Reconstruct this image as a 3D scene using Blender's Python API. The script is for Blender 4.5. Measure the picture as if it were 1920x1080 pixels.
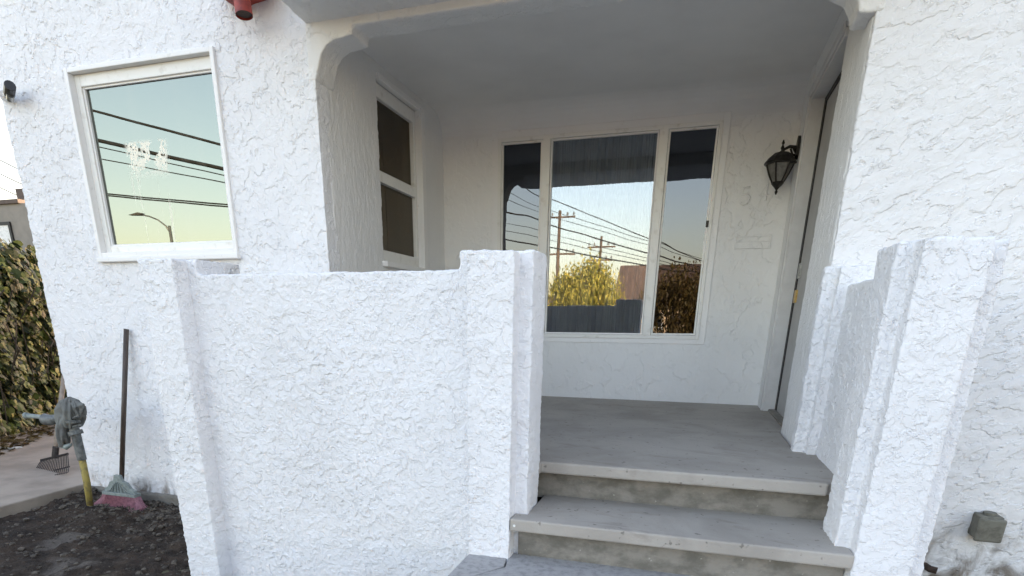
import bpy, bmesh, math, random
from mathutils import Vector, Matrix, noise
R=math.radians
rnd=random.Random(7)
for o in list(bpy.data.objects): bpy.data.objects.remove(o)
sc=bpy.context.scene
# ---------------------------------------------------------------- camera
U=0.65                                   # one survey unit in metres; survey origin = eye point
def W(x,y,z): return Vector((x*U,y*U,(z+1.6)*U))
cam=bpy.data.cameras.new('camera'); co=bpy.data.objects.new('camera',cam); sc.collection.objects.link(co); sc.camera=co
cam.sensor_width=36; cam.lens=1111.795/1920*36; cam.shift_x=0.0204; cam.shift_y=0.23314
cam.clip_start=0.05; cam.clip_end=3000
ya,pa,ra=-0.307684,0.333549,-0.0081555
fwd=Vector((math.sin(ya)*math.cos(pa),math.cos(ya)*math.cos(pa),-math.sin(pa)))
rt=Vector((math.cos(ya),-math.sin(ya),0)); dn=fwd.cross(rt)
r2=rt*math.cos(ra)+dn*math.sin(ra); d2=dn*math.cos(ra)-rt*math.sin(ra)
m=Matrix((r2,-d2,-fwd)).transposed().to_4x4(); m.translation=W(0,0,0); co.matrix_world=m
# ---------------------------------------------------------------- sky, sun, exposure
SUN_EL,SUN_AZ=R(12),R(27)               # azimuth from +Y towards +X
w=bpy.data.worlds.new('World'); sc.world=w; w.use_nodes=True; nt=w.node_tree
sky=nt.nodes.new('ShaderNodeTexSky'); sky.sky_type='NISHITA'; sky.sun_disc=False
sky.sun_elevation=SUN_EL; sky.sun_rotation=SUN_AZ; sky.air_density=1.0; sky.dust_density=2.2; sky.ozone_density=1.0
bg=nt.nodes['Background']; bg.inputs[1].default_value=0.15; wb=nt.nodes.new('ShaderNodeMix'); wb.data_type='RGBA'; wb.blend_type='MULTIPLY'; wb.inputs[0].default_value=1   # neutral white balance for open shade
wb.inputs[7].default_value=(1.26,1.0,.87,1); nt.links.new(sky.outputs[0],wb.inputs[6]); nt.links.new(wb.outputs[2],bg.inputs[0])
sl=bpy.data.lights.new('sun','SUN'); sl.energy=3.8; sl.angle=R(0.5); sl.color=(1,0.86,0.66)
so=bpy.data.objects.new('sun',sl); sc.collection.objects.link(so)
sd=Vector((math.sin(SUN_AZ)*math.cos(SUN_EL),math.cos(SUN_AZ)*math.cos(SUN_EL),math.sin(SUN_EL)))
so.rotation_euler=sd.to_track_quat('Z','Y').to_euler()
sc.view_settings.view_transform='Standard'; sc.view_settings.look='None'; sc.view_settings.gamma=1
sc.view_settings.use_curve_mapping=False; sc.view_settings.exposure=2.66
sc.render.engine='CYCLES'; sc.cycles.max_bounces=10; sc.cycles.diffuse_bounces=6; sc.cycles.transparent_max_bounces=12
# ---------------------------------------------------------------- node helpers
def newmat(name,col=(.5,.5,.5),rough=.7,metal=0,spec=.5):
    m=bpy.data.materials.new(name); m.use_nodes=True; n=m.node_tree; b=n.nodes['Principled BSDF']
    b.inputs['Base Color'].default_value=(*col,1); b.inputs['Roughness'].default_value=rough
    b.inputs['Metallic'].default_value=metal; b.inputs['Specular IOR Level'].default_value=spec
    return m,n,b
def N(n,t,**k):
    x=n.nodes.new(t)
    for a,v in k.items():
        if a.startswith('i_'): x.inputs[a[2:].replace('_',' ')].default_value=v
        else: setattr(x,a,v)
    return x
def coords(n,scale=(1,1,1),rot=(0,0,0)):
    tc=N(n,'ShaderNodeNewGeometry'); mp=N(n,'ShaderNodeMapping'); n.links.new(tc.outputs['Position'],mp.inputs[0])
    mp.inputs['Rotation'].default_value=rot; m2=N(n,'ShaderNodeMapping'); n.links.new(mp.outputs[0],m2.inputs[0]); m2.inputs['Scale'].default_value=scale; return m2.outputs[0]
def noi(n,v,s,d=3,dist=0,rough=.5):
    x=N(n,'ShaderNodeTexNoise'); x.inputs['Scale'].default_value=s; x.inputs['Detail'].default_value=d
    x.inputs['Distortion'].default_value=dist; x.inputs['Roughness'].default_value=rough; n.links.new(v,x.inputs['Vector']); return x.outputs['Fac']
def mr(n,v,a,b,c=0,d=1,smooth=True):
    x=N(n,'ShaderNodeMapRange'); x.interpolation_type='SMOOTHSTEP' if smooth else 'LINEAR'
    for i,q in zip((1,2,3,4),(a,b,c,d)): x.inputs[i].default_value=q
    n.links.new(v,x.inputs[0]); return x.outputs[0]
def mth(n,op,a,b):
    x=N(n,'ShaderNodeMath',operation=op)
    for i,q in enumerate((a,b)):
        if isinstance(q,(int,float)): x.inputs[i].default_value=q
        else: n.links.new(q,x.inputs[i])
    return x.outputs[0]
def mixc(n,f,a,b):
    x=N(n,'ShaderNodeMix',data_type='RGBA')
    if isinstance(f,(int,float)): x.inputs[0].default_value=f
    else: n.links.new(f,x.inputs[0])
    for i,q in ((6,a),(7,b)):
        if isinstance(q,tuple): x.inputs[i].default_value=(*q,1)
        else: n.links.new(q,x.inputs[i])
    return x.outputs[2]
def bump(n,b,h,dist,st=1):
    x=N(n,'ShaderNodeBump'); x.inputs['Distance'].default_value=dist; x.inputs['Strength'].default_value=st
    n.links.new(h,x.inputs['Height']); n.links.new(x.outputs[0],b.inputs['Normal'])
def stucco(name,s=16,stretch=(1,1,1),rot=(0,0,0),dist=.006,col=(.80,.80,.82),a=.62,b=.2,soil=None,tex=.16,real=True):
    m,n,bs=newmat(name,col,.75,0,.25)
    v=coords(n,stretch,rot)
    amt=mr(n,noi(n,coords(n),3.1,2),.30,.62,.35,1)                       # the coat is thicker in some patches
    n1=mr(n,noi(n,v,s,5,.12,.56),.465,.530); n2=mr(n,noi(n,v,s*2.2,5,.1,.56),.46,.58); n3=noi(n,v,s*8,3); n4=noi(n,v,s*.4,2)
    h=mth(n,'ADD',mth(n,'MULTIPLY',mth(n,'MULTIPLY',n1,a),amt),mth(n,'MULTIPLY',n2,b)); h=mth(n,'ADD',h,mth(n,'MULTIPLY',n3,tex)); h=mth(n,'ADD',h,mth(n,'MULTIPLY',n4,2.0))
    dp=N(n,'ShaderNodeDisplacement'); dp.inputs['Midlevel'].default_value=1.6; dp.inputs['Scale'].default_value=dist; n.links.new(h,dp.inputs['Height'])
    n.links.new(dp.outputs[0],n.nodes['Material Output'].inputs['Displacement']); m.displacement_method='BOTH' if real else 'BUMP'
    c=mixc(n,mr(n,noi(n,coords(n),1.7,3),.35,.7),col,tuple(q*.95 for q in col))
    if soil:                                  # dirt splashed on the foot of the wall
        sp=N(n,'ShaderNodeSeparateXYZ'); n.links.new(coords(n),sp.inputs[0])
        hgt=mr(n,sp.outputs[2],soil[0],soil[1],1,0); pat=mr(n,noi(n,coords(n,(1,1,.6)),9,5,.6,.6),.40,.66)
        xx=mr(n,sp.outputs[0],soil[2],soil[3],0,1) if len(soil)>2 else None
        f=mth(n,'MULTIPLY',hgt,pat)
        if xx: f=mth(n,'MULTIPLY',f,xx)
        c=mixc(n,f,c,(.20,.17,.14))
    n.links.new(c,bs.inputs['Base Color']); return m
M={}
M['stucco']=stucco('white_stucco',13,dist=.0085,soil=((-2.05+1.6)*U,(-1.75+1.6)*U))
M['stucco_fine']=stucco('white_stucco_dense',18,dist=.0068,b=.3,tex=.16)
M['stucco_right']=stucco('white_stucco_trowelled',9,stretch=(1,1,1.6),rot=(0,R(30),0),dist=.0095,col=(.78,.775,.78),b=.16,tex=.10,soil=((-1.95+1.6)*U,(-1.30+1.6)*U,1.0,1.25))
M['stucco_jamb']=stucco('white_stucco_dragged',24,stretch=(1,1,.3),dist=.005,col=(.77,.765,.76))
M['stucco_porch']=stucco('white_stucco_smooth',7,stretch=(1,1,.8),real=False,dist=.008,col=(.80,.795,.785),b=.2,tex=.15)
m,n,b=newmat('ceiling_paint',(.75,.74,.73),.85); v=coords(n); bump(n,b,noi(n,v,60,4),.0012)
n.links.new(mixc(n,mr(n,noi(n,v,2.5,3),.3,.75),(.79,.78,.77),(.73,.72,.71)),b.inputs['Base Color']); M['ceiling']=m
m,n,b=newmat('trim_paint',(.80,.79,.78),.45); v=coords(n); bump(n,b,noi(n,v,45,3),.0008)
n.links.new(mixc(n,mr(n,noi(n,v,30,5,.2),.62,.74),(.80,.79,.78),(.70,.69,.67)),b.inputs['Base Color']); M['trim']=m
m,n,b=newmat('vinyl',(.78,.77,.74),.35); v=coords(n); n.links.new(mixc(n,mr(n,noi(n,v,18,4),.55,.75),(.78,.77,.74),(.66,.64,.60)),b.inputs['Base Color']); M['vinyl']=m
def glass(name,refl,tint,trans=(.9,.9,.9),blotches=0,ripple=0.0):
    m=bpy.data.materials.new(name); m.use_nodes=True; n=m.node_tree; n.nodes.remove(n.nodes['Principled BSDF'])
    out=n.nodes['Material Output']; g=N(n,'ShaderNodeBsdfGlossy'); g.inputs['Color'].default_value=(*tint,1); g.inputs['Roughness'].default_value=0.0
    t=N(n,'ShaderNodeBsdfTransparent'); t.inputs[0].default_value=(*trans,1)
    mx=N(n,'ShaderNodeMixShader'); mx.inputs[0].default_value=refl; n.links.new(t.outputs[0],mx.inputs[1]); n.links.new(g.outputs[0],mx.inputs[2])
    v=coords(n)
    if ripple: 
        x=N(n,'ShaderNodeBump'); x.inputs['Distance'].default_value=ripple; n.links.new(noi(n,v,2.2,1),x.inputs['Height']); n.links.new(x.outputs[0],g.inputs['Normal'])
    last=mx.outputs[0]
    if blotches:  # cream blotches in one patch, streaks below it, thin film over the pane
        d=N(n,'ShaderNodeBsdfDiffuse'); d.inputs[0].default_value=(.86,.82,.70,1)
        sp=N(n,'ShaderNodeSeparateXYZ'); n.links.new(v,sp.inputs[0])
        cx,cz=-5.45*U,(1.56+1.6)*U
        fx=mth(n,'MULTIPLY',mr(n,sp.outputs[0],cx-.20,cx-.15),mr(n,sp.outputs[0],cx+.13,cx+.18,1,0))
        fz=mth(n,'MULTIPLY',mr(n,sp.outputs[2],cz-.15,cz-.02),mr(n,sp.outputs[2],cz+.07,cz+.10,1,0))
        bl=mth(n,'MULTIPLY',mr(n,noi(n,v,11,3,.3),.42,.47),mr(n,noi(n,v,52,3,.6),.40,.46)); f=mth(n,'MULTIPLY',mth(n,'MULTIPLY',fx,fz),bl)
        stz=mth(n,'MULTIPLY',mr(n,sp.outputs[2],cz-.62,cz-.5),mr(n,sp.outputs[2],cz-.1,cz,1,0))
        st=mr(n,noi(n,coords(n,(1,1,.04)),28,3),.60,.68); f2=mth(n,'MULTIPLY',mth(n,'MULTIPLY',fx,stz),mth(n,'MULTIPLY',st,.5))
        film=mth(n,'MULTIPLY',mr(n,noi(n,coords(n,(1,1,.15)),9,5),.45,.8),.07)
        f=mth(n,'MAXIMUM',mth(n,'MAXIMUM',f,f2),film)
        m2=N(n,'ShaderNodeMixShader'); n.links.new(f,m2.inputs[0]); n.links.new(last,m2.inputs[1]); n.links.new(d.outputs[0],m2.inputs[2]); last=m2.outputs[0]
    n.links.new(last,out.inputs[0]); return m
M['glass_left']=glass('tinted_reflective_glass',.205,(.88,.95,.86),(.12,.14,.13),blotches=1,ripple=.0002)
M['glass_mid']=glass('window_glass',.15,(.84,.91,1),ripple=.0004)
M['glass_screen']=glass('screened_glass',.10,(.85,.9,1),(.12,.11,.10),ripple=.0015)
M['glass_side']=glass('side_window_glass',.13,(.95,.85,.7),(.2,.18,.15))
m,n,b=newmat('concrete',(.28,.27,.26),.8); v=coords(n)
n1=mr(n,noi(n,v,2.2,5,.6,.6),.35,.7); n2=mr(n,noi(n,coords(n,(.35,1.3,1),(0,0,.25)),7,7,.4,.68),.55,.70); n3=mr(n,noi(n,v,34,5),.64,.72)
c=mixc(n,n1,(.40,.37,.335),(.31,.285,.255)); c=mixc(n,mth(n,'MULTIPLY',n2,.38),c,(.18,.155,.13)); c=mixc(n,mth(n,'MULTIPLY',n3,.6),c,(.08,.07,.06))
n.links.new(c,b.inputs['Base Color']); bump(n,b,mth(n,'ADD',noi(n,v,120,4),mth(n,'MULTIPLY',noi(n,v,12,4),1.5)),.002); M['concrete']=m
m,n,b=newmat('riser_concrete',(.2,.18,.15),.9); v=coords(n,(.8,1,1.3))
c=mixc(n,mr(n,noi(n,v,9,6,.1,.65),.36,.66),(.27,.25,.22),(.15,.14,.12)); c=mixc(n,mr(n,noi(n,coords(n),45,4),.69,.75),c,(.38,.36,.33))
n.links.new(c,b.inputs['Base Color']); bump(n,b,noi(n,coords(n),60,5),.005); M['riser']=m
m,n,b=newmat('slab_concrete',(.33,.33,.35),.8); v=coords(n)
n.links.new(mixc(n,mr(n,noi(n,v,30,5,0,.6),.4,.7),(.36,.35,.35),(.25,.245,.245)),b.inputs['Base Color']); bump(n,b,noi(n,v,150,4),.0025); M['slab']=m
m,n,b=newmat('drive_concrete',(.3,.26,.22),.85); v=coords(n)
n.links.new(mixc(n,mr(n,noi(n,v,2.6,6,0,.6),.35,.7),(.33,.285,.24),(.22,.19,.16)),b.inputs['Base Color']); bump(n,b,noi(n,v,90,4),.003); M['drive']=m
m,n,b=newmat('soil',(.05,.04,.03),.95); v=coords(n)
c=mixc(n,mr(n,noi(n,v,7,6,0,.7),.35,.65),(.064,.042,.028),(.023,.015,.010)); c=mixc(n,mr(n,noi(n,v,55,3),.68,.74),c,(.16,.13,.10))
c=mixc(n,mr(n,noi(n,v,3.1,3,.4),.60,.70),c,(.12,.10,.085))
n.links.new(c,b.inputs['Base Color']); bump(n,b,mth(n,'ADD',noi(n,v,60,5,0,.7),noi(n,v,18,3)),.02); M['soil']=m
m,n,b=newmat('asphalt',(.06,.06,.062),.9); bump(n,b,noi(n,coords(n),60,4),.01); M['asphalt']=m
m,n,b=newmat('yard_ground',(.10,.085,.06),.95); v=coords(n); n.links.new(mixc(n,noi(n,v,.8,5),(.12,.10,.06),(.07,.07,.035)),b.inputs['Base Color']); M['yard']=m
def simple(name,c1,c2=None,s=20,rough=.6,metal=0,bd=0,stretch=(1,1,1)):
    m,n,b=newmat(name,c1,rough,metal); v=coords(n,stretch)
    n.links.new(mixc(n,mr(n,noi(n,v,s,5,.3,.6),.38,.68),c1,c2 or tuple(q*.75 for q in c1)),b.inputs['Base Color'])
    if bd: bump(n,b,noi(n,v,s*3,4),bd)
    M[name]=m; return m
simple('black_iron',(.018,.016,.014),(.035,.030,.024),40,.45,.4,.0008)
simple('seeded_glass',(.20,.19,.17),(.12,.115,.10),30,.3)
simple('dark_gap',(.012,.011,.010),rough=.6)
simple('door_paint',(.42,.41,.40),(.38,.37,.36),8,.5)
simple('frame_paint',(.66,.65,.64),(.60,.59,.58),8,.45)
simple('brass',(.60,.42,.16),(.40,.27,.10),50,.35,.9)
simple('steel',(.45,.45,.43),(.25,.25,.24),50,.4,.9)
simple('red_paint',(.36,.045,.028),(.20,.025,.018),14,.5,0,.002)
simple('olive_box',(.17,.165,.135),(.11,.105,.085),30,.7,0,.001)
simple('dark_rust',(.06,.035,.025),(.03,.02,.015),60,.8)
simple('broom_stick',(.085,.062,.050),(.05,.037,.03),30,.5,0,0,(1,1,.2))
simple('pale_plastic',(.26,.30,.29),(.18,.21,.21),40,.5)
simple('pink_bristle',(.40,.19,.23),(.24,.11,.14),60,.7)
simple('yellow_pipe',(.34,.27,.07),(.16,.13,.06),22,.7,0,.002)
simple('grey_metal',(.17,.18,.18),(.08,.085,.085),25,.55,.3,.001)
simple('grey_cloth',(.17,.175,.165),(.10,.10,.095),14,.9,0,.003)
simple('wood_handle',(.36,.30,.25),(.26,.21,.17),18,.7)
simple('rake_metal',(.05,.045,.045),(.03,.027,.025),30,.6,.3)
simple('curtain_cloth',(.22,.235,.22),(.15,.165,.16),6,.9)
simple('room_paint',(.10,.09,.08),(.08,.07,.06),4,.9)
simple('camera_black',(.02,.02,.022),rough=.4); simple('camera_white',(.7,.7,.7),rough=.4)
simple('beige_wall',(.26,.235,.205),(.22,.20,.175),3,.9); simple('tan_roof',(.11,.075,.06),(.08,.055,.045),3,.9); simple('tan_wall',(.55,.42,.28),(.45,.35,.24),3,.9)
simple('brown_wall',(.12,.09,.075),(.09,.07,.06),3,.9); simple('dark_glass',(.03,.035,.04),rough=.2); simple('white_paint',(.75,.75,.73),rough=.6)
simple('pole_wood',(.09,.06,.04),(.06,.04,.028),5,.9); simple('cable_black',(.012,.012,.012),rough=.6); simple('bark',(.09,.07,.05),(.05,.04,.03),12,.9,0,.004)
simple('stone',(.12,.10,.08),(.035,.028,.022),20,.9)
def leafmat(name,cs,trans=.35):
    m,n,b=newmat(name,cs[0],.55,0,.35); g=N(n,'ShaderNodeNewGeometry'); cr=N(n,'ShaderNodeValToRGB'); n.links.new(g.outputs['Random Per Island'],cr.inputs[0])
    cr.color_ramp.elements[0].color=(*cs[0],1); cr.color_ramp.elements[1].color=(*cs[-1],1)
    for i,c in enumerate(cs[1:-1]): e=cr.color_ramp.elements.new((i+1)/(len(cs)-1)); e.color=(*c,1)
    n.links.new(cr.outputs[0],b.inputs['Base Color'])
    t=N(n,'ShaderNodeBsdfTranslucent'); n.links.new(cr.outputs[0],t.inputs[0]); mx=N(n,'ShaderNodeMixShader'); mx.inputs[0].default_value=trans
    n.links.new(b.outputs[0],mx.inputs[1]); n.links.new(t.outputs[0],mx.inputs[2]); n.links.new(mx.outputs[0],n.nodes['Material Output'].inputs[0]); M[name]=m
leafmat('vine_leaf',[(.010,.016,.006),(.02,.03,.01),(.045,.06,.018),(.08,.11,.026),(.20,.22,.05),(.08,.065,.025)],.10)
leafmat('yellow_leaf',[(.14,.14,.025),(.28,.26,.045),(.42,.36,.07),(.50,.42,.08)])
leafmat('brown_leaf',[(.05,.035,.012),(.10,.065,.02),(.13,.10,.03)])
# ---------------------------------------------------------------- mesh helpers (survey units in, metres out)
class MB:
    def __init__(s): s.v=[];s.f=[]
    def add(s,vs,fs):
        k=len(s.v); s.v+=[Vector(q) for q in vs]; s.f+=[[i+k for i in f] for f in fs]; return s
    def box(s,x0,x1,y0,y1,z0,z1):
        return s.add([(x0,y0,z0),(x1,y0,z0),(x1,y1,z0),(x0,y1,z0),(x0,y0,z1),(x1,y0,z1),(x1,y1,z1),(x0,y1,z1)],
              [(0,3,2,1),(4,5,6,7),(0,1,5,4),(1,2,6,5),(2,3,7,6),(3,0,4,7)])
    def prism(s,pts,axis,a0,a1):          # pts 2-D outline, extruded along axis
        n=len(pts)
        def mk(p,a): return {'y':(p[0],a,p[1]),'x':(a,p[0],p[1]),'z':(p[0],p[1],a)}[axis]
        return s.add([mk(p,a0) for p in pts]+[mk(p,a1) for p in pts],[list(range(n)),list(range(2*n-1,n-1,-1))]+[[i,(i+1)%n,(i+1)%n+n,i+n][::-1] for i in range(n)])
    def tube(s,path,rad,n=10,cap=True):
        path=[Vector(p) for p in path]; rad=rad if isinstance(rad,(list,tuple)) else [rad]*len(path)
        vs=[];up=None
        for i,p in enumerate(path):
            t=(path[min(i+1,len(path)-1)]-path[max(i-1,0)]).normalized()
            if up is None: up=Vector((0,0,1)) if abs(t.z)<.9 else Vector((1,0,0))
            a=t.cross(up).normalized(); b=a.cross(t).normalized(); up=b
            for k in range(n):
                an=2*math.pi*k/n; vs.append(p+(a*math.cos(an)+b*math.sin(an))*rad[i])
        fs=[[i*n+k,i*n+(k+1)%n,(i+1)*n+(k+1)%n,(i+1)*n+k] for i in range(len(path)-1) for k in range(n)]
        if cap: fs+=[list(range(n))[::-1],[(len(path)-1)*n+k for k in range(n)]]
        return s.add(vs,fs)
    def lathe(s,prof,c,n=16):             # prof (r,z)
        vs=[(c[0]+r*math.cos(2*math.pi*k/n),c[1]+r*math.sin(2*math.pi*k/n),c[2]+z) for r,z in prof for k in range(n)]
        fs=[[i*n+k,i*n+(k+1)%n,(i+1)*n+(k+1)%n,(i+1)*n+k] for i in range(len(prof)-1) for k in range(n)]
        fs+=[list(range(n))[::-1],[(len(prof)-1)*n+k for k in range(n)]]
        return s.add(vs,fs)
    def build(s,name,mat,parent=None,bevel=0,smooth=False,fix=True):
        me=bpy.data.meshes.new(name); o=bpy.data.objects.new(name,me); sc.collection.objects.link(o)
        off=Vector((0,0,0))
        if parent is not None:
            o.parent=parent; q=parent
            while q: off+=q.location; q=q.parent
        me.from_pydata([W(*v)-off for v in s.v],[],s.f)
        if fix:
            bm=bmesh.new(); bm.from_mesh(me); bmesh.ops.recalc_face_normals(bm,faces=bm.faces); bm.to_mesh(me); bm.free()
        me.materials.append(M[mat])
        if smooth: me.polygons.foreach_set('use_smooth',[True]*len(me.polygons))
        if bevel:
            b=o.modifiers.new('bevel','BEVEL'); b.width=bevel; b.segments=2; b.limit_method='ANGLE'; b.angle_limit=R(40); b.harden_normals=False
        return o
def onp(px,py,y):                       # survey ray for measured picture point at depth y
    q=Vector((px-920.843,py-987.632,1111.795)); d=(r2*q.x+d2*q.y+fwd*q.z); d*=y/d.y; return d
P=lambda x,y,yy=4.75: onp(x,y,yy)
def tag(o,label=None,cat=None,group=None,kind=None):
    for k,v in (('label',label),('category',cat),('group',group),('kind',kind)):
        if v: o[k]=v
    return o
def empty(name,loc,**k):
    o=bpy.data.objects.new(name,None); sc.collection.objects.link(o); o.location=W(*loc); o.empty_display_size=.2; return tag(o,**k)
tx={}
for nm,sz in (('lumps',.045),('edges',.018)):
    t=bpy.data.textures.new(nm,'CLOUDS'); t.noise_scale=sz; t.noise_depth=2; tx[nm]=t
def render_coat(o,vox=.011,amp=.005,amp2=.003):      # thick uneven stucco coat: remeshed solid pushed in and out
    r=o.modifiers.new('remesh','REMESH'); r.mode='VOXEL'; r.voxel_size=vox; r.use_smooth_shade=True
    for k,a in (('lumps',amp),('edges',amp2)):
        d=o.modifiers.new(k,'DISPLACE'); d.texture=tx[k]; d.strength=a; d.mid_level=.5; d.texture_coords='GLOBAL'
    return o
# ---------------------------------------------------------------- ground
g=MB().add([(-900,-900,-2.25),(900,-900,-2.25),(900,1200,-2.25),(-900,1200,-2.25)],[(0,1,2,3)]).build('ground','yard'); tag(g,kind='structure')
g=MB().add([(-900,-30,-2.24),(900,-30,-2.24),(900,-11,-2.24),(-900,-11,-2.24)],[(0,1,2,3)]).build('road','asphalt'); tag(g,kind='structure')
def soilz(x,y):
    t=max(0,min(1,(x+7.1)/2.0)); z=-2.10-.09*t-.05*max(0,(5.2-y))*.6
    p=Vector((x*2.2,y*2.2,0)); return z+.05*noise.noise(p)+.035*noise.noise(p*3.1)+.03*abs(noise.noise(p*7))+.02*noise.noise(p*15)
s=MB(); nx,ny=170,150; x0,x1,y0,y1=-7.12,-1.36,1.2,5.6
s.v=[Vector((x0+(x1-x0)*i/nx,y0+(y1-y0)*j/ny,0)) for j in range(ny+1) for i in range(nx+1)]
for q in s.v: q.z=soilz(q.x,q.y)
s.f=[[j*(nx+1)+i,j*(nx+1)+i+1,(j+1)*(nx+1)+i+1,(j+1)*(nx+1)+i] for j in range(ny) for i in range(nx)]
tag(s.build('soil','soil',smooth=True,fix=False),'dark broken soil bed in front of the white house wall','soil',kind='stuff')
s=MB()
for i in range(2600):
    x=rnd.uniform(-7.1,-4.0); y=rnd.uniform(2.6,5.42); 
    if rnd.random()<.5: y=5.42-abs(rnd.gauss(0,.35))
    r=rnd.choice((.007,.009,.013,.013,.024))*rnd.uniform(.6,1.5); z=soilz(x,y)+r*.3
    bm=bmesh.new(); bmesh.ops.create_icosphere(bm,subdivisions=1,radius=r)
    vs=[(x+v.co.x*rnd.uniform(.7,1.3),y+v.co.y*rnd.uniform(.7,1.3),z+v.co.z*rnd.uniform(.4,.8)) for v in bm.verts]
    s.add(vs,[[v.index for v in f.verts] for f in bm.faces]); bm.free()
tag(s.build('gravel','stone',fix=False),'small stones and clods scattered over the soil bed','gravel',kind='stuff')
d=MB().prism([(-7.03,0),(-7.18,5.6),(-7.25,30),(-10.6,30),(-13.5,9.5),(-11.3,7.1),(-10.2,5.5),(-9.6,0)],'z',-2.4,-2.0).build('driveway','drive',bevel=.01); tag(d,kind='structure')
def onz(px,py,z):
    d=onp(px,py,1); d=d*(z/d.z); return (d.x,d.y)
j1,j2,j3=onz(953,1047,-1.6),onz(947,1063,-1.6),onz(885,1081,-1.6); j4=(-1.37,j3[1]-(j3[0]+1.37)*.35)
gp=.012
d=MB().prism([(-1.37,3.905),(j1[0]-gp,3.905),(j1[0]-gp,j1[1]),(j2[0]-gp,j2[1]+gp),(j3[0],j3[1]+gp),(-1.37,j4[1]+gp)],'z',-1.9,-1.6).build('front_path','slab',bevel=.004); tag(d,kind='structure')
d=MB().prism([(-1.37,j4[1]),(j3[0],j3[1]),(j2[0],j2[1]),(j1[0],j1[1]),(j1[0],3.905),(2.6,3.905),(2.6,-6),(-1.37,-6)],'z',-1.9,-1.6).build('front_path','slab',bevel=.004); tag(d,kind='structure')

# ---------------------------------------------------------------- the house
house=empty('house',(-1.2,8,-2.2),label='white stucco house with arched porch, plain windows and a recessed door',cat='house')
ZT=4.1; ZM=2.95
a=MB().box(-7.19,-6.215,5.45,5.65,-2.5,ZM).box(-4.435,-3.39,5.45,5.65,-2.5,ZM).box(-6.3,-4.3,5.45,5.65,-2.5,.635).box(-6.3,-4.3,5.45,5.65,2.325,ZM)
render_coat(a.build('front_wall','stucco',house),.0075,.003,.001)
MB().box(-7.19,-3.39,5.45,5.75,ZM-.01,ZT).build('front_wall','stucco_porch',house)
MB().box(.95,4.2,5.45,5.95,ZM-.01,ZT).build('front_wall','stucco_porch',house)
a=MB().box(.95,4.2,5.45,5.65,-2.5,ZM)
render_coat(a.build('front_wall','stucco_right',house),.0075,.005,.002)
# door side return: wall between porch opening and door
a=MB().box(.945,1.5,5.5,6.44,-1.05,ZT); render_coat(a.build('return_wall','stucco_jamb',house),.008,.004,.002)
# half pier at the foot of the opening
a=MB().box(.905,1.2,5.375,5.5,-1.2,.41).box(.995,1.3,5.29,5.5,-1.2,.40); render_coat(a.build('wall_pier','stucco_fine',house),.010)
# arch and header
prof=[(-3.45,1.99),(-3.385,1.99),(-3.31,2.18),(-3.256,2.235),(-3.185,2.265),(-3.0,2.283),(-2.99,2.345),(.50,2.345),(.51,2.283),(.655,2.2),(.785,2.13),(.835,2.05),(.85,1.985),(1.0,1.985),(1.0,ZT),(-3.45,ZT)]
a=MB().prism(prof,'y',5.445,5.73); render_coat(a.build('arch','stucco_porch',house),.010,.0035,.0015)
a=MB().prism([(5.5,2.40),(5.20,2.43),(4.2,2.45),(4.2,3.4),(5.5,3.4)],'x',-3.46,1.1); render_coat(a.build('overhang','stucco_porch',house),.016,.006,.003)
# porch left side wall with sash window opening y 6.6..7.75, z .62..2.38
a=MB().box(-3.75,-3.39,5.6,6.6,-1.1,2.7).box(-3.75,-3.39,7.75,8.6,-1.1,2.7).box(-3.75,-3.39,6.5,7.85,-1.1,.62).box(-3.75,-3.39,6.5,7.85,2.38,2.7)
render_coat(a.build('porch_side_wall','stucco_jamb',house),.008,.004,.002)
# porch back wall with picture window opening
a=MB().box(-3.45,-2.62,8.43,8.7,-1.1,2.7).box(.10,1.15,8.43,8.7,-1.1,2.7).box(-2.62,.10,8.43,8.7,-1.1,-.20).box(-2.62,.10,8.43,8.7,2.22,2.7)
a.build('porch_back_wall','stucco_porch',house)
# door wall
a=MB().box(.915,1.2,7.96,8.428,-1.1,2.7).box(.93,1.2,6.4,7.96,2.26,2.7); a.build('door_wall','stucco_porch',house,bevel=.006)
a=MB().box(-3.5,1.3,5.72,8.6,2.52,2.66); a.build('ceiling','ceiling',house)
rc=.30; arc=[(rc-rc*math.sin(math.pi/2*k/8),rc-rc*math.cos(math.pi/2*k/8)) for k in range(9)]
MB().prism([(8.432-a_,2.521-b_) for a_,b_ in arc]+[(8.5,2.50-rc*0),(8.5,2.6),(8.1,2.6)][:1]+[(8.45,2.54)],'x',-3.45,.93).build('cove','ceiling',house,smooth=False)
# outer shell closes the rooms; unseen rear and right lengths added to block the sun
a=MB().box(-7.19,-7.0,5.74,26,-2.5,ZT); a.box(16.8,17,5.94,26,-2.5,ZT); a.box(-7.19,17,26,26.2,-2.5,ZT); a.build('outer_wall','stucco',house)
MB().box(4.18,17,5.455,5.95,-2.5,ZT).build('front_wall','stucco_porch',house)  # unseen stretch of front wall, added to shade the ground before the house
a=MB().box(-7.3,17.3,5.3,26.3,ZT,ZT+.25); a.build('roof','ceiling',house)
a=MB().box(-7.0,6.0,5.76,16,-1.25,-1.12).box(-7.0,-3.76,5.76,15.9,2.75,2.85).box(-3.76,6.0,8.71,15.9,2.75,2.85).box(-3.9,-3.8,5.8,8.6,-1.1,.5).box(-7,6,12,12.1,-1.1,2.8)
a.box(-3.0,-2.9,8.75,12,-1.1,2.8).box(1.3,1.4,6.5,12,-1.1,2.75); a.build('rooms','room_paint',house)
a=MB().box(-7.195,-3.9,5.425,5.52,-2.6,-2.03); a.add([],[]); f=a.build('foundation','riser',house,bevel=.02)
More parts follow.
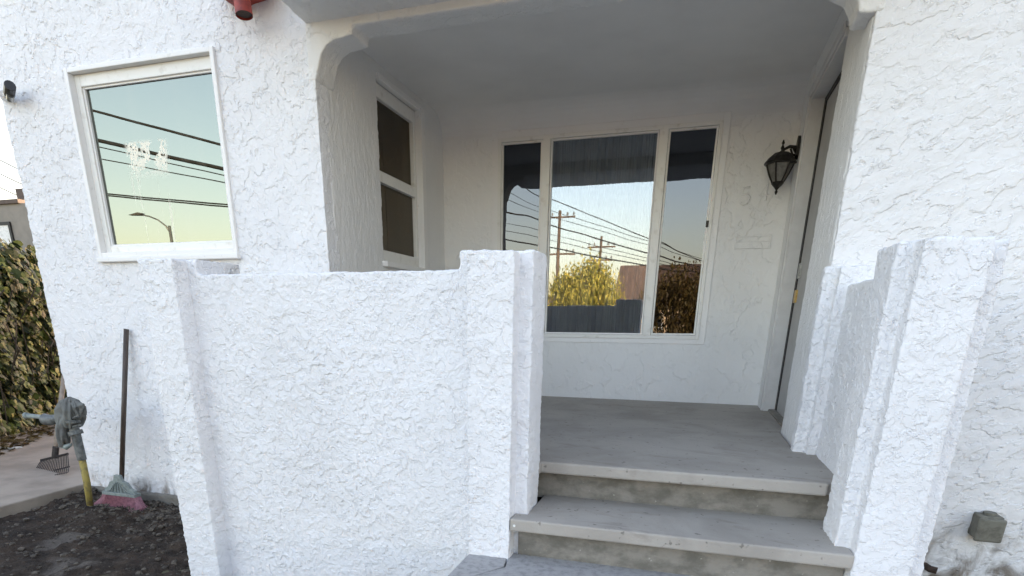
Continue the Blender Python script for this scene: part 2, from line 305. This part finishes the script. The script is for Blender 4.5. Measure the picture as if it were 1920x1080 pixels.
# --- windows
def frame_xz(mb,x0,x1,z0,z1,y0,y1,t,tt=None,tb=None):
    tt=tt or t; tb=tb or t
    mb.box(x0,x0+t,y0,y1,z0,z1).box(x1-t,x1,y0,y1,z0,z1).box(x0+t,x1-t,y0+.002,y1-.002,z1-tt,z1).box(x0+t,x1-t,y0+.002,y1-.002,z0,z0+tb); return mb
win=frame_xz(MB(),-6.19,-4.44,.665,2.305,5.49,5.62,.07,.105,.075).build('bedroom_window','vinyl',house,bevel=.004)
win['label']='wide fixed window with teal mirror-like glass'
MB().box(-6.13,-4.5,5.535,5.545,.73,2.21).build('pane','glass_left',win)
frame_xz(MB(),-6.235,-4.415,.62,2.345,5.422,5.60,.045,.04,.05).build('trim','trim',win,bevel=.004)
MB().box(-6.25,-4.40,5.40,5.50,.575,.622).build('sill','trim',win,bevel=.006)
frame_xz(MB(),-6.125,-4.505,.735,2.205,5.51,5.548,.022).build('sash','trim',win,bevel=.002)
# picture window
pw=MB(); t=.045
frame_xz(pw,-2.62,.10,-.20,2.21,8.40,8.50,t)
pw.box(-2.03,-1.93,8.395,8.50,-.156,2.166).box(-.61,-.505,8.395,8.50,-.156,2.166)
pw=pw.build('picture_window','vinyl',house,bevel=.003); pw['label']='three-part picture window with white mullions'
frame_xz(MB(),-2.70,.175,-.262,2.29,8.415,8.45,.078).build('trim','trim',pw,bevel=.003)
frame_xz(MB(),-1.925,-.615,-.152,2.162,8.425,8.47,.018).build('sash','trim',pw)
frame_xz(MB(),-2.572,-2.034,-.152,2.162,8.42,8.47,.022).build('sash','vinyl',pw)
frame_xz(MB(),-.502,.052,-.152,2.162,8.42,8.47,.022).build('sash','vinyl',pw)
MB().box(-1.93,-.61,8.448,8.456,-.155,2.165).build('pane','glass_mid',pw)
MB().box(-2.57,-2.03,8.448,8.456,-.155,2.165).build('pane','glass_screen',pw)
MB().box(-.505,.055,8.448,8.456,-.155,2.165).build('pane','glass_screen',pw)
MB().box(.03,.062,8.395,8.43,1.10,1.17).build('latch','black_iron',pw)
MB().box(-2.60,-2.57,8.395,8.43,.33,.40).build('latch','black_iron',pw)
# side sash window
sw=MB(); X0,X1=-3.52,-3.44
sw.box(X0,X1,6.6,6.66,.63,2.37).box(X0,X1,7.60,7.74,.63,2.37).box(X0,X1,6.66,7.60,2.24,2.37).box(X0,X1,6.66,7.60,.63,.76).box(X0+.01,X1+.012,6.66,7.60,1.44,1.55)
sw=sw.build('sash_window','vinyl',house,bevel=.004); sw['label']='double-hung window in the porch side wall'
MB().box(-3.495,-3.488,6.65,7.61,1.5,2.25).build('pane','glass_side',sw); MB().box(-3.487,-3.480,6.65,7.61,.75,1.5).build('pane','glass_side',sw)
MB().box(-3.44,-3.355,7.66,7.70,.60,2.40).box(-3.44,-3.37,7.71,7.80,.58,2.42).box(-3.44,-3.37,6.62,7.71,2.375,2.43).build('trim','trim',sw,bevel=.004)
MB().box(-3.46,-3.33,6.56,7.82,.575,.635).build('sill','trim',sw,bevel=.006)
# door
door=MB().box(1.065,1.13,6.4,7.80,-.985,2.19).build('door','door_paint',house,bevel=.003)
MB().box(.925,1.062,7.90,7.965,-.999,2.255).box(.925,1.062,6.40,7.90,2.195,2.255).box(.905,.926,7.93,8.02,-.999,2.30).box(.905,.926,6.4,7.93,2.225,2.30).build('frame','frame_paint',door,bevel=.004)
MB().box(1.055,1.085,7.80,7.93,-.999,2.22).box(1.055,1.085,6.4,7.80,2.14,2.22).build('weatherstrip','dark_gap',door)
MB().box(1.045,1.066,7.68,7.78,.47,.62).build('strike_plate','steel',door); MB().box(1.045,1.0662,7.66,7.78,.22,.35).build('strike_plate','brass',door)
MB().box(.985,1.2,6.45,7.93,-.999,-.975).build('threshold','riser',door)
# house numbers ghosting under the paint and sealed mail slot
def digit(pts,cx,cz,s,r=.012):
    return [(cx+p[0]*s,8.428,cz+p[1]*s) for p in pts]
five=[(.45,1),(.05,1),(.0,.58),(.3,.62),(.5,.4),(.4,.08),(.15,-.02),(-.05,.12)]
o=MB().tube([(p[0],8.428,p[2]) for p in digit(five,.40,1.33,.18)],.014,6).build('house_number','stucco_porch',house,smooth=True); o['label']='painted-over digit 5'
o=MB().tube([(.60+.38*.17,8.428,1.36),(.60+.38*.17,8.428,1.54),(.595,8.428,1.42),(.70,8.428,1.415)],[.014]*4,6).build('house_number','stucco_porch',house); o['label']='painted-over digit 4'
ms=frame_xz(MB(),.385,.79,.85,1.0,8.405,8.432,.022).box(.405,.77,8.415,8.432,.87,.98).build('mail_slot','stucco_porch',house,bevel=.003)
MB().box(.40,.775,8.40,8.417,.925,.935).build('flap','stucco_porch',ms)
# ---------------------------------------------------------------- porch wall
pwall=empty('porch_wall',(-2.5,4.1,-2.2),label='waist-high white stucco porch wall with stepped piers left of the steps',cat='wall')
a=MB().box(-3.62,-1.40,3.92,4.24,-2.5,.315).box(-1.478,-.98,3.92,4.28,-2.5,.425).box(-4.07,-3.575,3.92,4.40,-2.5,.418); render_coat(a.build('panel','stucco_fine',pwall),.007,.0032,.0016)
a=MB().box(-1.371,-1.066,3.775,3.96,-2.5,.413); render_coat(a.build('pier','stucco_fine',pwall),.007,.0032,.0016)
a=MB().box(-3.985,-3.656,3.775,3.96,-2.5,.415); render_coat(a.build('pier','stucco_fine',pwall),.007,.0032,.0016)
a=MB().box(-4.02,-3.62,4.36,5.47,-2.5,.28); render_coat(a.build('return_panel','stucco_fine',pwall),.012,.005,.0035)
cw=empty('stair_wall',(1.25,4.5,-2.2),label='white stucco stair side wall with a stepped pier at its front, right of the steps',cat='wall')
a=MB().box(.985,1.484,3.92,4.29,-2.5,.415).box(1.066,1.371,3.78,3.96,-2.5,.413); render_coat(a.build('pier','stucco_fine',cw),.007,.0032,.0016)
a=MB().box(1.062,1.40,4.25,5.32,-2.5,.275); render_coat(a.build('panel','stucco_fine',cw),.007,.0032,.0016)
# ---------------------------------------------------------------- steps
st=empty('porch_steps',(0,4.5,-1.6),label='grey concrete porch landing with two worn steps down to the path',cat='steps')
MB().prism([(-3.40,8.431),(-3.40,4.26),(-.97,4.26),(-.97,4.31),(.98,4.31),(.98,4.34),(1.09,4.38),(1.09,5.4),(.93,5.5),(.93,6.44),(1.10,6.44),(1.10,7.99),(.93,7.99),(.93,8.431)],'z',-1.09,-1.0).build('landing','concrete',st,bevel=.010)
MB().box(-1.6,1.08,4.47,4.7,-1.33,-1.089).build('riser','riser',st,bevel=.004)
MB().box(-.978,1.06,3.775,4.475,-1.385,-1.30).box(-1.062,1.070,3.771,3.915,-1.388,-1.297).build('tread','concrete',st,bevel=.008)
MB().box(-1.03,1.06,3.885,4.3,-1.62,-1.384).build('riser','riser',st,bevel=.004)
MB().tube([(-1.03,3.778,-1.345),(-1.03,3.770,-1.345)],.010,8).build('screw_head','white_paint',st)
# ---------------------------------------------------------------- wall lantern beside the door
lx,ly=.73,8.17
la=empty('wall_lantern',(.9,8.2,1.6),label='black wrought iron wall lantern hanging by the front door',cat='lantern')
MB().prism([(8.12,1.87),(8.10,1.94),(8.12,2.05),(8.16,2.13),(8.20,2.16),(8.24,2.13),(8.28,2.05),(8.30,1.94),(8.28,1.87),(8.2,1.82)],'x',.885,.918).build('backplate','black_iron',la,bevel=.004)
MB().tube([(.90,8.2,1.93),(.86,8.19,2.00),(.81,8.18,2.01),(lx+.02,8.17,1.97),(lx,8.17,1.92)],[.030,.028,.022,.018,.016],10).tube([(.90,8.2,1.88),(.85,8.19,1.90),(.82,8.18,1.98)],[.02,.014,.012],8).build('arm','black_iron',la,smooth=True)
cap=MB().lathe([(.008,.16),(.02,.13),(.012,.10),(.03,.08),(.085,.06),(.14,.0),(.178,-.065),(.185,-.09),(.165,-.098)][::-1],(lx,ly,1.86),12).build('cap','black_iron',la)
MB().lathe([(.006,.115),(.018,.07),(.008,.045),(.022,.0)][::-1],(lx,ly,1.99),10).build('finial','black_iron',la,smooth=True)
zt,zb,rt_,rb=1.765,1.50,.155,.062
MB().lathe([(rb,zb-1.6),(.105,1.62-1.6),(rt_*.9,zt-1.6)],(lx,ly,1.6),6).build('glass','seeded_glass',la)
for k in range(6):
    an=math.pi/3*k+.1; c,s_=math.cos(an),math.sin(an)
    MB().tube([(lx+rb*c,ly+rb*s_,zb),(lx+.112*c,ly+.112*s_,1.62),(lx+rt_*c,ly+rt_*s_,zt)],.011,6).build('cage_bar','black_iron',la)
MB().lathe([(.006,-.17),(.018,-.13),(.010,-.105),(.03,-.07),(.05,-.045),(.072,-.01),(.066,.012)],(lx,ly,1.50),10).build('base_cup','black_iron',la)
la.location=W(.9,8.2,1.562); la.scale=(.92,.92,.69)
# ---------------------------------------------------------------- small things on the walls
bx=empty('junction_box',(2.40,5.44,-1.5),label='weathered olive grey electrical box low on the right stucco wall',cat='electrical box')
MB().box(2.29,2.455,5.33,5.47,-1.585,-1.40).build('box','olive_box',bx,bevel=.008)
MB().box(2.28,2.465,5.30,5.332,-1.60,-1.41).build('cover','olive_box',bx,bevel=.012)
MB().lathe([(.0,0),(.045,0),(.045,.022),(0,.022)],(2.375,5.40,-1.402),12).build('hub','olive_box',bx)
pp=MB().tube([(2.06,5.46,-1.895),(2.075,5.38,-1.895),(2.12,5.36,-1.897)],.028,10).build('pipe_stub','dark_rust'); tag(pp,'short rusty pipe stub at the foot of the right wall','pipe')
sp=empty('downspout',(-3.95,5.3,2.8),label='dark red drain pipe with a collar hanging at the top of the facade',cat='drain pipe')
MB().tube([(-3.915,5.25,3.3),(-3.905,5.22,2.75),(-3.865,5.19,2.415)],[.068,.068,.070],16,cap=False).build('pipe','red_paint',sp,smooth=True)
MB().tube([(-3.865,5.19,2.43),(-3.8655,5.1905,2.435)],.066,16).build('mouth','dark_rust',sp)
MB().prism([(-4.24,2.68),(-4.08,2.565),(-3.95,2.60),(-3.78,2.62),(-3.66,2.68),(-3.70,2.74),(-4.16,2.76)],'y',5.20,5.46).build('bracket','red_paint',sp,bevel=.01)
cc=empty('security_camera',(-7.05,5.44,2.2),label='small black and white security camera near the left edge of the facade',cat='security camera')
MB().tube([P(8,180,5.46),P(8,179,5.36)],.045,12).tube([P(8,179,5.36),P(16,172,5.30)],.02,8).build('mount','camera_white',cc,smooth=False)
MB().tube([P(17,176,5.34),P(19,160,5.26)],.050,14).build('body','camera_black',cc,bevel=.004)
MB().tube([P(19,186,5.33),P(19,178,5.30)],.034,12).build('lens','steel',cc)
MB().tube([P(12,181,5.43),P(4,175,5.38),P(-6,172,5.42)],.009,6).build('cable','camera_white',cc)
# ---------------------------------------------------------------- broom
br=empty('broom',(-6.5,5.2,-2.05),label='pink bristled broom with dark handle leaning upright on the white wall',cat='broom')
bt,bb=P(237,617,5.41),P(228,903,5.20)
MB().tube([bt,bb],.027,10).build('handle','broom_stick',br,smooth=True)
hc=P(229,925,5.18); hx,hz=hc.x,hc.z
hd=MB()
fan=[(-.235,-.02),(-.23,.02),(-.17,.05),(-.13,.11),(-.07,.13),(-.04,.20),(.04,.20),(.07,.13),(.13,.11),(.17,.05),(.23,.02),(.235,-.02)]
hd.prism([(hx+p[0],hz+.03+p[1]) for p in fan],'y',5.15,5.19); hd.box(hx-.25,hx+.25,5.12,5.22,hz-.02,hz+.02)
for k in range(-4,5): hd.tube([(hx+k*.052,5.143,hz+.02),(hx+k*.026,5.143,hz+.15-.006*k*k)],.009,5)
hd.build('head','pale_plastic',br,bevel=.003)
bs=MB()
for i in range(1500):
    u=rnd.uniform(-1,1); yy=5.17+rnd.uniform(-.045,.045); xb=hx+u*.24; L=.20*(1.12-.42*u*u)*rnd.uniform(.82,1.1)
    xe=xb+u*.11+rnd.gauss(0,.014); bs.tube([(xb,yy,hz-.01),(xb+(xe-xb)*.4,yy-.01,hz-.01-L*.5),(xe,yy-.05+rnd.gauss(0,.03),hz-.01-L)],[.0032,.0032,.0018],3,cap=False)
bs.build('bristles','pink_bristle',br,fix=False)
# ---------------------------------------------------------------- old stand pipe with rag
vp=empty('standpipe',(-6.5,4.9,-2.1),label='leaning yellow and grey pipe wrapped in a grey rag with a side tube',cat='pipe')
A=Vector((-6.30,4.75,-2.06)); 
MB().tube([P(169,947),P(163,905),P(154,862)],[.034,.036,.036],10).build('lower_pipe','yellow_pipe',vp,smooth=True)
MB().tube([P(154,862),P(146,830),P(142,812)],[.046,.048,.048],12).tube([P(143,815),P(140,808)],[.075,.075],12).tube([P(140,808),P(132,770)],[.05,.045],12).tube([P(137,800,4.7),P(153,797,4.68)],.012,6).tube([P(132,785,4.7),P(146,781,4.68)],.012,6).tube([P(137,792,4.7),P(136,787,4.7)],.07,12).build('upper_pipe','grey_metal',vp)
MB().tube([P(47,779),P(80,782),P(108,784)],[.026,.024,.024],12).tube([P(47,779),P(52,779.5)],.034,12).build('side_tube','pale_plastic',vp,smooth=True)
MB().tube([P(84,786,4.70),P(95,788,4.7),P(115,783,4.72)],[.062,.058,.036],14,cap=False).tube([P(88,787,4.7),P(90,787,4.7)],.05,12).build('nozzle','grey_metal',vp,smooth=True)
def drape(path,rad,folds,ph,name='rag'):      # cloth hanging in folds that deepen towards its hem
    m=MB(); L=[Vector(p) for p in path]; nr=40; nc=96
    for a in range(nr+1):
        t=a/nr*(len(L)-1); k=min(int(t),len(L)-2); f=t-k; c=L[k].lerp(L[k+1],f); r=rad[k]+(rad[k+1]-rad[k])*f; u=a/nr
        for b_ in range(nc):
            th=2*math.pi*b_/nc; w_=th+.35*math.sin(2*th+ph)+.25*noise.noise(Vector((u*2.2,th,ph)))
            rr=r*(1+(.10+.34*u)*math.sin(folds*w_+ph)*(.6+.4*math.sin(th*2+ph))+.10*math.sin((folds*2+1)*w_)+.30*noise.noise(Vector((math.cos(th)*1.3+ph,math.sin(th)*1.3,u*3))))
            m.v.append(c+Vector((math.cos(th)*rr,math.sin(th)*rr*.8,.035*u*math.sin(3*th+ph)+.03*noise.noise(Vector((th*2,ph,0)))*u)))
    m.f=[[a*nc+b_,a*nc+(b_+1)%nc,(a+1)*nc+(b_+1)%nc,(a+1)*nc+b_] for a in range(nr) for b_ in range(nc)]+[list(range(nc))]
    o=m.build(name,'grey_cloth',vp,smooth=True); so_=o.modifiers.new('thick','SOLIDIFY'); so_.thickness=.003; return o
drape([P(130,744),P(129,750),P(131,765),P(133,782),P(131,798)],[.015,.085,.125,.125,.10],5,.7)
drape([P(141,752,4.66),P(147,760,4.66),P(151,774,4.66)],[.03,.075,.055],4,2.1)
drape([P(118,780,4.70),P(117,795,4.70),P(118,812,4.70),P(121,832,4.70)],[.04,.06,.065,.05],4,4.0)
MB().tube([P(113,836,4.72),P(124,838,4.7),P(133,833,4.7)],[.02,.032,.018],10).build('wad','pale_plastic',vp,smooth=True)
# ---------------------------------------------------------------- rake
rk=empty('rake',(-8.2,5.9,-2.0),label='leaf rake with fanned dark tines standing on the driveway behind the rag',cat='rake')
MB().tube([P(121,700,6.3),P(108,800,6.05),P(104,848,5.95)],.030,10).build('handle','wood_handle',rk,smooth=True)
MB().tube([P(105,838,5.95),P(103,858,5.93)],.040,10).build('socket','rake_metal',rk)
tn=MB(); k=19
for i in range(k):
    u=i/(k-1); a=P(78+u*49,862-u*11,5.93); b=P(67+u*62,880-u*5,5.80); c=P(56+u*72,898-u*13,5.68); e=P(50+u*74,900-u*13,5.60)
    tn.tube([a,b,c,e],.0062,5)
tn.build('tine','rake_metal',rk)['label']='fan of thin curved tines'
MB().tube([P(77,863,5.93),P(103,857,5.93),P(127,851,5.93)],.018,6).tube([P(66,881,5.8),P(98,883,5.8),P(130,875,5.8)],.011,6).build('brace','rake_metal',rk)
# ---------------------------------------------------------------- vine hedge
hg=empty('vine_hedge',(-12,8.5,-2),label='tall hedge overgrown with yellow green vine leaves beyond the driveway',cat='hedge')
H0,H1=Vector((-9.6,4.2)),Vector((-14.8,13.5)); hd_=(H1-H0); hl=hd_.length; hn=Vector((hd_.y,-hd_.x)).normalized()   # normal to camera side
if hn.dot(-H0)<0: hn=-hn
lf=MB(); shape=[(0,-.5),(.33,-.38),(.5,-.05),(.30,.08),(.36,.36),(.12,.30),(0,.58),(-.12,.30),(-.36,.36),(-.30,.08),(-.5,-.05),(-.33,-.38)]
def leaf(mb,c,nrm,sz,shape=shape,bend=.15):
    nrm=nrm.normalized(); a=nrm.cross(Vector((rnd.uniform(-.5,.5),rnd.uniform(-.5,.5),1))).normalized(); b=nrm.cross(a)
    if b.z>0: b=-b
    vs=[c+a*p[0]*sz+b*p[1]*sz-nrm*bend*sz*(abs(p[0])*1.2+p[1]**2) for p in shape]; vs.append(c)
    n=len(shape); mb.add(vs,[[i,(i+1)%n,n] for i in range(n)])
for i in range(26000):
    t=rnd.random(); z=-2.0+3.35*rnd.random()**.9; q=H0+hd_*t
    bulge=.35*noise.noise(Vector((t*9,z*1.3,2)))+.15*noise.noise(Vector((t*25,z*3.5,5)))
    top=1.15+.25*noise.noise(Vector((t*12,0,9)))
    if z>top: 
        if rnd.random()<.75: continue
    dpt=abs(rnd.gauss(0,.16)); off=bulge-dpt
    c=Vector((q.x+hn.x*off,q.y+hn.y*off,z)); nn=Vector((hn.x+rnd.gauss(0,.5),hn.y+rnd.gauss(0,.5),.55+rnd.gauss(0,.45)))
    leaf(lf,c,nn,rnd.choice((.07,.10,.12,.17))*rnd.uniform(.8,1.25))
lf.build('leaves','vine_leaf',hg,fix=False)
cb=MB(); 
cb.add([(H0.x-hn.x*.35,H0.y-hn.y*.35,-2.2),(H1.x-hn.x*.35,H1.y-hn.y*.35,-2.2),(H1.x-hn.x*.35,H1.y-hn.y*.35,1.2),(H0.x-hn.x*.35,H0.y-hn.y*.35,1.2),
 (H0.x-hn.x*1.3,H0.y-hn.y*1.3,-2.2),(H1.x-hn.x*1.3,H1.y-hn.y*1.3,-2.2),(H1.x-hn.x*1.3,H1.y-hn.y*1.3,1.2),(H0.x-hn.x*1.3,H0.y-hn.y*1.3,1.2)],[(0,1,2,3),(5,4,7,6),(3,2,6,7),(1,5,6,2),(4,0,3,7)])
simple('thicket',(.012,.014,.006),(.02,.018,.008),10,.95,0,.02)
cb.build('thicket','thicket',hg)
vb=MB()
for i in range(70):
    t=rnd.random(); q=H0+hd_*t; x,y=q.x-hn.x*.05,q.y-hn.y*.05; pts=[]
    for k in range(6): pts.append((x+rnd.gauss(0,.07)*k,y+rnd.gauss(0,.05)*k,-2.05+k*.5))
    vb.tube(pts,.012,5)
vb.build('stems','bark',hg,fix=False)
lt=MB()
for i in range(900):
    t=rnd.random(); q=H0+hd_*t; o_=rnd.uniform(.1,.75); leaf(lt,Vector((q.x+hn.x*o_,q.y+hn.y*o_,-1.985+rnd.uniform(0,.03))),Vector((rnd.gauss(0,.3),rnd.gauss(0,.3),1)),rnd.uniform(.06,.13))
tag(lt.build('leaf_litter','brown_leaf',fix=False),'dry fallen leaves along the foot of the hedge','leaf litter',kind='stuff')
pl=MB().prism([(P(-40,855,6.6).x,6.4),(P(-5,848,6.6).x,6.6),(P(40,842,6.7).x,6.72),(P(38,845,6.7).x,6.60)],'z',-1.995,-1.97).build('board','white_paint'); tag(pl,'narrow white board lying flat on the driveway by the hedge','board')
# ---------------------------------------------------------------- neighbour behind the hedge
nb=empty('neighbour_house',(-30,21,-2),label='beige flat-roofed building beyond the vine hedge',cat='building')
MB().box(-45,-25.3,20,30,-2.2,4.4).build('wall','beige_wall',nb)
MB().box(-45,-26.6,19.9,30,4.4,4.55).build('roof','brown_wall',nb); MB().box(-27.4,-26.7,20.5,22,4.55,5.05).build('chimney','brown_wall',nb)
wf=frame_xz(MB(),-29.5,-27.4,2.7,3.75,19.93,20.0,.12).build('window','cable_black',nb); MB().box(-29.4,-27.5,19.96,19.98,2.8,3.65).build('pane','white_paint',wf)
MB().box(-32,-25.5,19.2,20,2.0,2.5).build('awning','dark_glass',nb)
def cable(pts,r,label,grp,sag=0):
    a,b=Vector(pts[0]),Vector(pts[1]); L=[a+(b-a)*(i/16)-Vector((0,0,sag*4*(i/16)*(1-i/16))) for i in range(17)]
    o=MB().tube(L,r,5).build('power_cable','cable_black',fix=False,smooth=True); return tag(o,label,'cable',grp)
for (y0_,y1_,zz) in ((5.9,5.2,0),(5.2,4.5,1),(6.5,6.0,2)):
    cable([P(-60,270+zz*27,28),P(90,345+zz*24,28)],.03,['middle','lowest','topmost'][zz]+' of three thin cables crossing the pale sky past the left house corner','cables left of the house')
# ---------------------------------------------------------------- street side (seen mirrored in the windows)
def pole(x,y,zt,arms,label):
    e=empty('utility_pole',(x,y,-2.2),label=label,cat='utility pole',group='utility poles across the street')
    MB().tube([(x,y,-2.3),(x,y,zt)],[.17,.12],10).build('post','pole_wood',e,smooth=True)
    for z,l in arms:
        MB().box(x-l,x+l,y-.08,y+.08,z,z+.13).build('crossarm','pole_wood',e)
        for k in (-.9,-.5,.5,.9): MB().lathe([(.06,0),(.09,.1),(.05,.25)],(x+k*l,y,z+.2),8).build('insulator','grey_metal',e)
    return e
pole(-12.0,-40,9.2,((8.6,1.3),(5.6,1.5)),'tall wooden utility pole with two crossarms, mirrored at the left of the middle pane')
pole(-9.7,-50,8.2,((7.2,1.4),(6.0,1.2)),'more distant wooden utility pole mirrored above the yellow tree')
LB=['thick power cable mirrored highest at the left of the picture window','thick cable crossing above the yellow tree in the mirrored sky','lowest thick cable mirrored in the picture window, nearest the yellow tree','thin wire mirrored between the two upper thick cables','thin wire mirrored just under the highest thick cable','thin wire mirrored just below the middle thick cable','lowest thin wire mirrored in the picture window']
for li,(xa,za,xb,zb_,r) in enumerate(((-8.43,6.42,-2.70,3.75,.025),(-8.38,5.14,-2.65,3.21,.035),(-8.33,4.03,-2.61,2.80,.035),(-8.4,5.6,-2.6,3.6,.015),(-8.4,5.9,-2.6,3.75,.015),(-8.4,4.7,-2.6,3.05,.015),(-8.4,4.4,-2.6,2.95,.015))):
    sl_=(zb_-za)/(xb-xa); cable([(xa-4.5,-20,za-4.5*sl_),(xb+5,-20,zb_+5*sl_*.55)],r,LB[li],'cables mirrored in the picture window',.15)
LB=['upper thick dark cable mirrored near the top of the teal window','thickest dark cable mirrored across the middle of the teal window','thin wire mirrored just under the thickest cable of the teal window','second thin wire mirrored below the thickest cable of the teal window','upper of two close wires mirrored above the street lamp','lower of two close wires mirrored above the street lamp']
for li,(za,zb_,r) in enumerate(((8.43,6.66,.05),(7.32,5.80,.075),(7.08,5.56,.022),(6.62,5.30,.022),(5.24,4.50,.03),(5.17,4.42,.03))):
    s_=(zb_-za)/6.7; cable([(-29.6,-12,za-4*s_),(-14,-12,zb_+4.9*s_)],r,LB[li],'cables mirrored in the teal window')
sl2=empty('street_lamp',(-24.1,-14,-2.2),label='curved-arm street lamp mirrored in the teal window',cat='street lamp')
MB().tube([(-24.1,-14,-2.3),(-24.1,-14,4.15)],[.10,.065],10).build('post','grey_metal',sl2,smooth=True)
MB().tube([(-24.1,-14,3.85),(-24.3,-14,4.15),(-24.7,-14,4.42),(-25.2,-14,4.60),(-25.75,-14,4.70)],[.045,.04,.035,.03,.028],8).build('arm','grey_metal',sl2,smooth=True)
MB().prism([(-26.4,4.70),(-25.7,4.66),(-25.5,4.74),(-25.8,4.80)],'y',-14.13,-13.87).build('lamp_head','grey_metal',sl2,bevel=.02)
def tree(name,c,rad,n,mat,sz,label,base=-2.2):
    e=empty(name,(c[0],c[1],base),label=label,cat='tree',group='trees across the street')
    MB().tube([(c[0],c[1],base-.1),(c[0]+.1,c[1],base+1.2),(c[0],c[1],c[2])],[.22,.16,.08],10).build('trunk','bark',e,smooth=True)
    lb=MB()
    for i in range(14):
        th=rnd.uniform(0,6.28); ph=rnd.uniform(.1,1.3); d=Vector((math.cos(th)*math.sin(ph),math.sin(th)*math.sin(ph),math.cos(ph)))
        s0=Vector((c[0],c[1],base+1.0+rnd.random())); lb.tube([s0,s0.lerp(Vector(c)+Vector((d.x*rad[0],d.y*rad[1],d.z*rad[2]))*.8,.5)+Vector((0,0,.2)),Vector(c)+Vector((d.x*rad[0],d.y*rad[1],d.z*rad[2]))*.85],[.07,.04,.015],5)
    lb.build('limbs','bark',e,fix=False)
    cr=MB(); sh=[(0,-.5),(.22,0),(0,.6),(-.22,0)]; cl=[]
    for i in range(90):
        d=Vector((rnd.gauss(0,1),rnd.gauss(0,1),rnd.gauss(0,1))).normalized(); r=rnd.uniform(.35,1)**.6
        cl.append(Vector((c[0]+d.x*rad[0]*r,c[1]+d.y*rad[1]*r,c[2]+d.z*rad[2]*r)))
    for i in range(n):
        q=rnd.choice(cl); s_=rad[0]*.20; p=q+Vector((rnd.gauss(0,s_),rnd.gauss(0,s_),rnd.gauss(0,s_*1.1)))
        leaf(cr,p,Vector((rnd.gauss(0,1),rnd.gauss(0,1),rnd.gauss(.3,.6))),sz*rnd.uniform(.6,1.3),sh,.05)
    cr.build('crown','yellow_leaf' if mat=='y' else 'brown_leaf',e,fix=False); return e
tree('willow_tree',(-7.7,-30,1.5),(2.2,2.0,2.4),16000,'y',.24,'round yellow green weeping tree mirrored in the middle pane')
for i,(x,y,z,r) in enumerate(((-.9,-17,.3,1.7),(1.2,-18,.5,1.9),(-14.8,-33,0,1.6),(3.8,-16,.2,1.7))):
    tree('shrub_tree',(x,y,z),(r,r*.9,r*1.25),5000,'b',.22,['brown leafy bush mirrored low in the right pane','taller brown bush at the right edge of the mirrored view','dark bush beside the mirrored utility pole','brown bush farther right across the street'][i])
def bungalow(x0,x1,y0,y1,zw,zr,wm,rm,label):
    e=empty('bungalow',((x0+x1)/2,y0,-2.2),label=label,cat='house',group='houses across the street')
    MB().box(x0,x1,y0,y1,-2.3,zw).build('wall',wm,e); xm=(x0+x1)/2
    MB().prism([(y0-.6,zw),(y1+.6,zw),((y0+y1)/2,zr)],'x',x0-.5,x1+.5).build('roof',rm,e)
    for k in (.25,.7):
        xx=x0+(x1-x0)*k; f=frame_xz(MB(),xx,xx+1.5,-.6,.7,y1,y1+.08,.12).build('window','white_paint',e); MB().box(xx+.1,xx+1.4,y1+.02,y1+.04,-.5,.6).build('pane','dark_glass',f)
bungalow(-5.6,2.5,-40,-33,1.3,4.4,'tan_wall','tan_roof','tan bungalow with brown roof mirrored right of the yellow tree')
bungalow(-24,-13.5,-52,-45,.6,2.6,'beige_wall','brown_wall','low beige bungalow mirrored left of the yellow tree')
bungalow(6,16,-42,-34,.9,3.4,'beige_wall','tan_roof','beige bungalow at the far right across the street')
# curtain inside the picture window
cu=MB(); nn=240; zz=(-.35,2.35)
pts=[(-2.02+1.5*i/nn, 8.72+.075*math.sin(i*.38+1.8*math.sin(i*.06))*(.55+.45*math.sin(i*.11+1))+.012*math.sin(i*1.3)) for i in range(nn+1)]
cu.v=[Vector((p[0],p[1],z)) for z in zz for p in pts]; cu.f=[[i,i+1,i+nn+2,i+nn+1] for i in range(nn)]
c_=cu.build('curtain','curtain_cloth',smooth=True,fix=False); sd_=c_.modifiers.new('solid','SOLIDIFY'); sd_.thickness=.002
tag(c_,'grey teal pleated curtain hanging behind the middle pane','curtain')
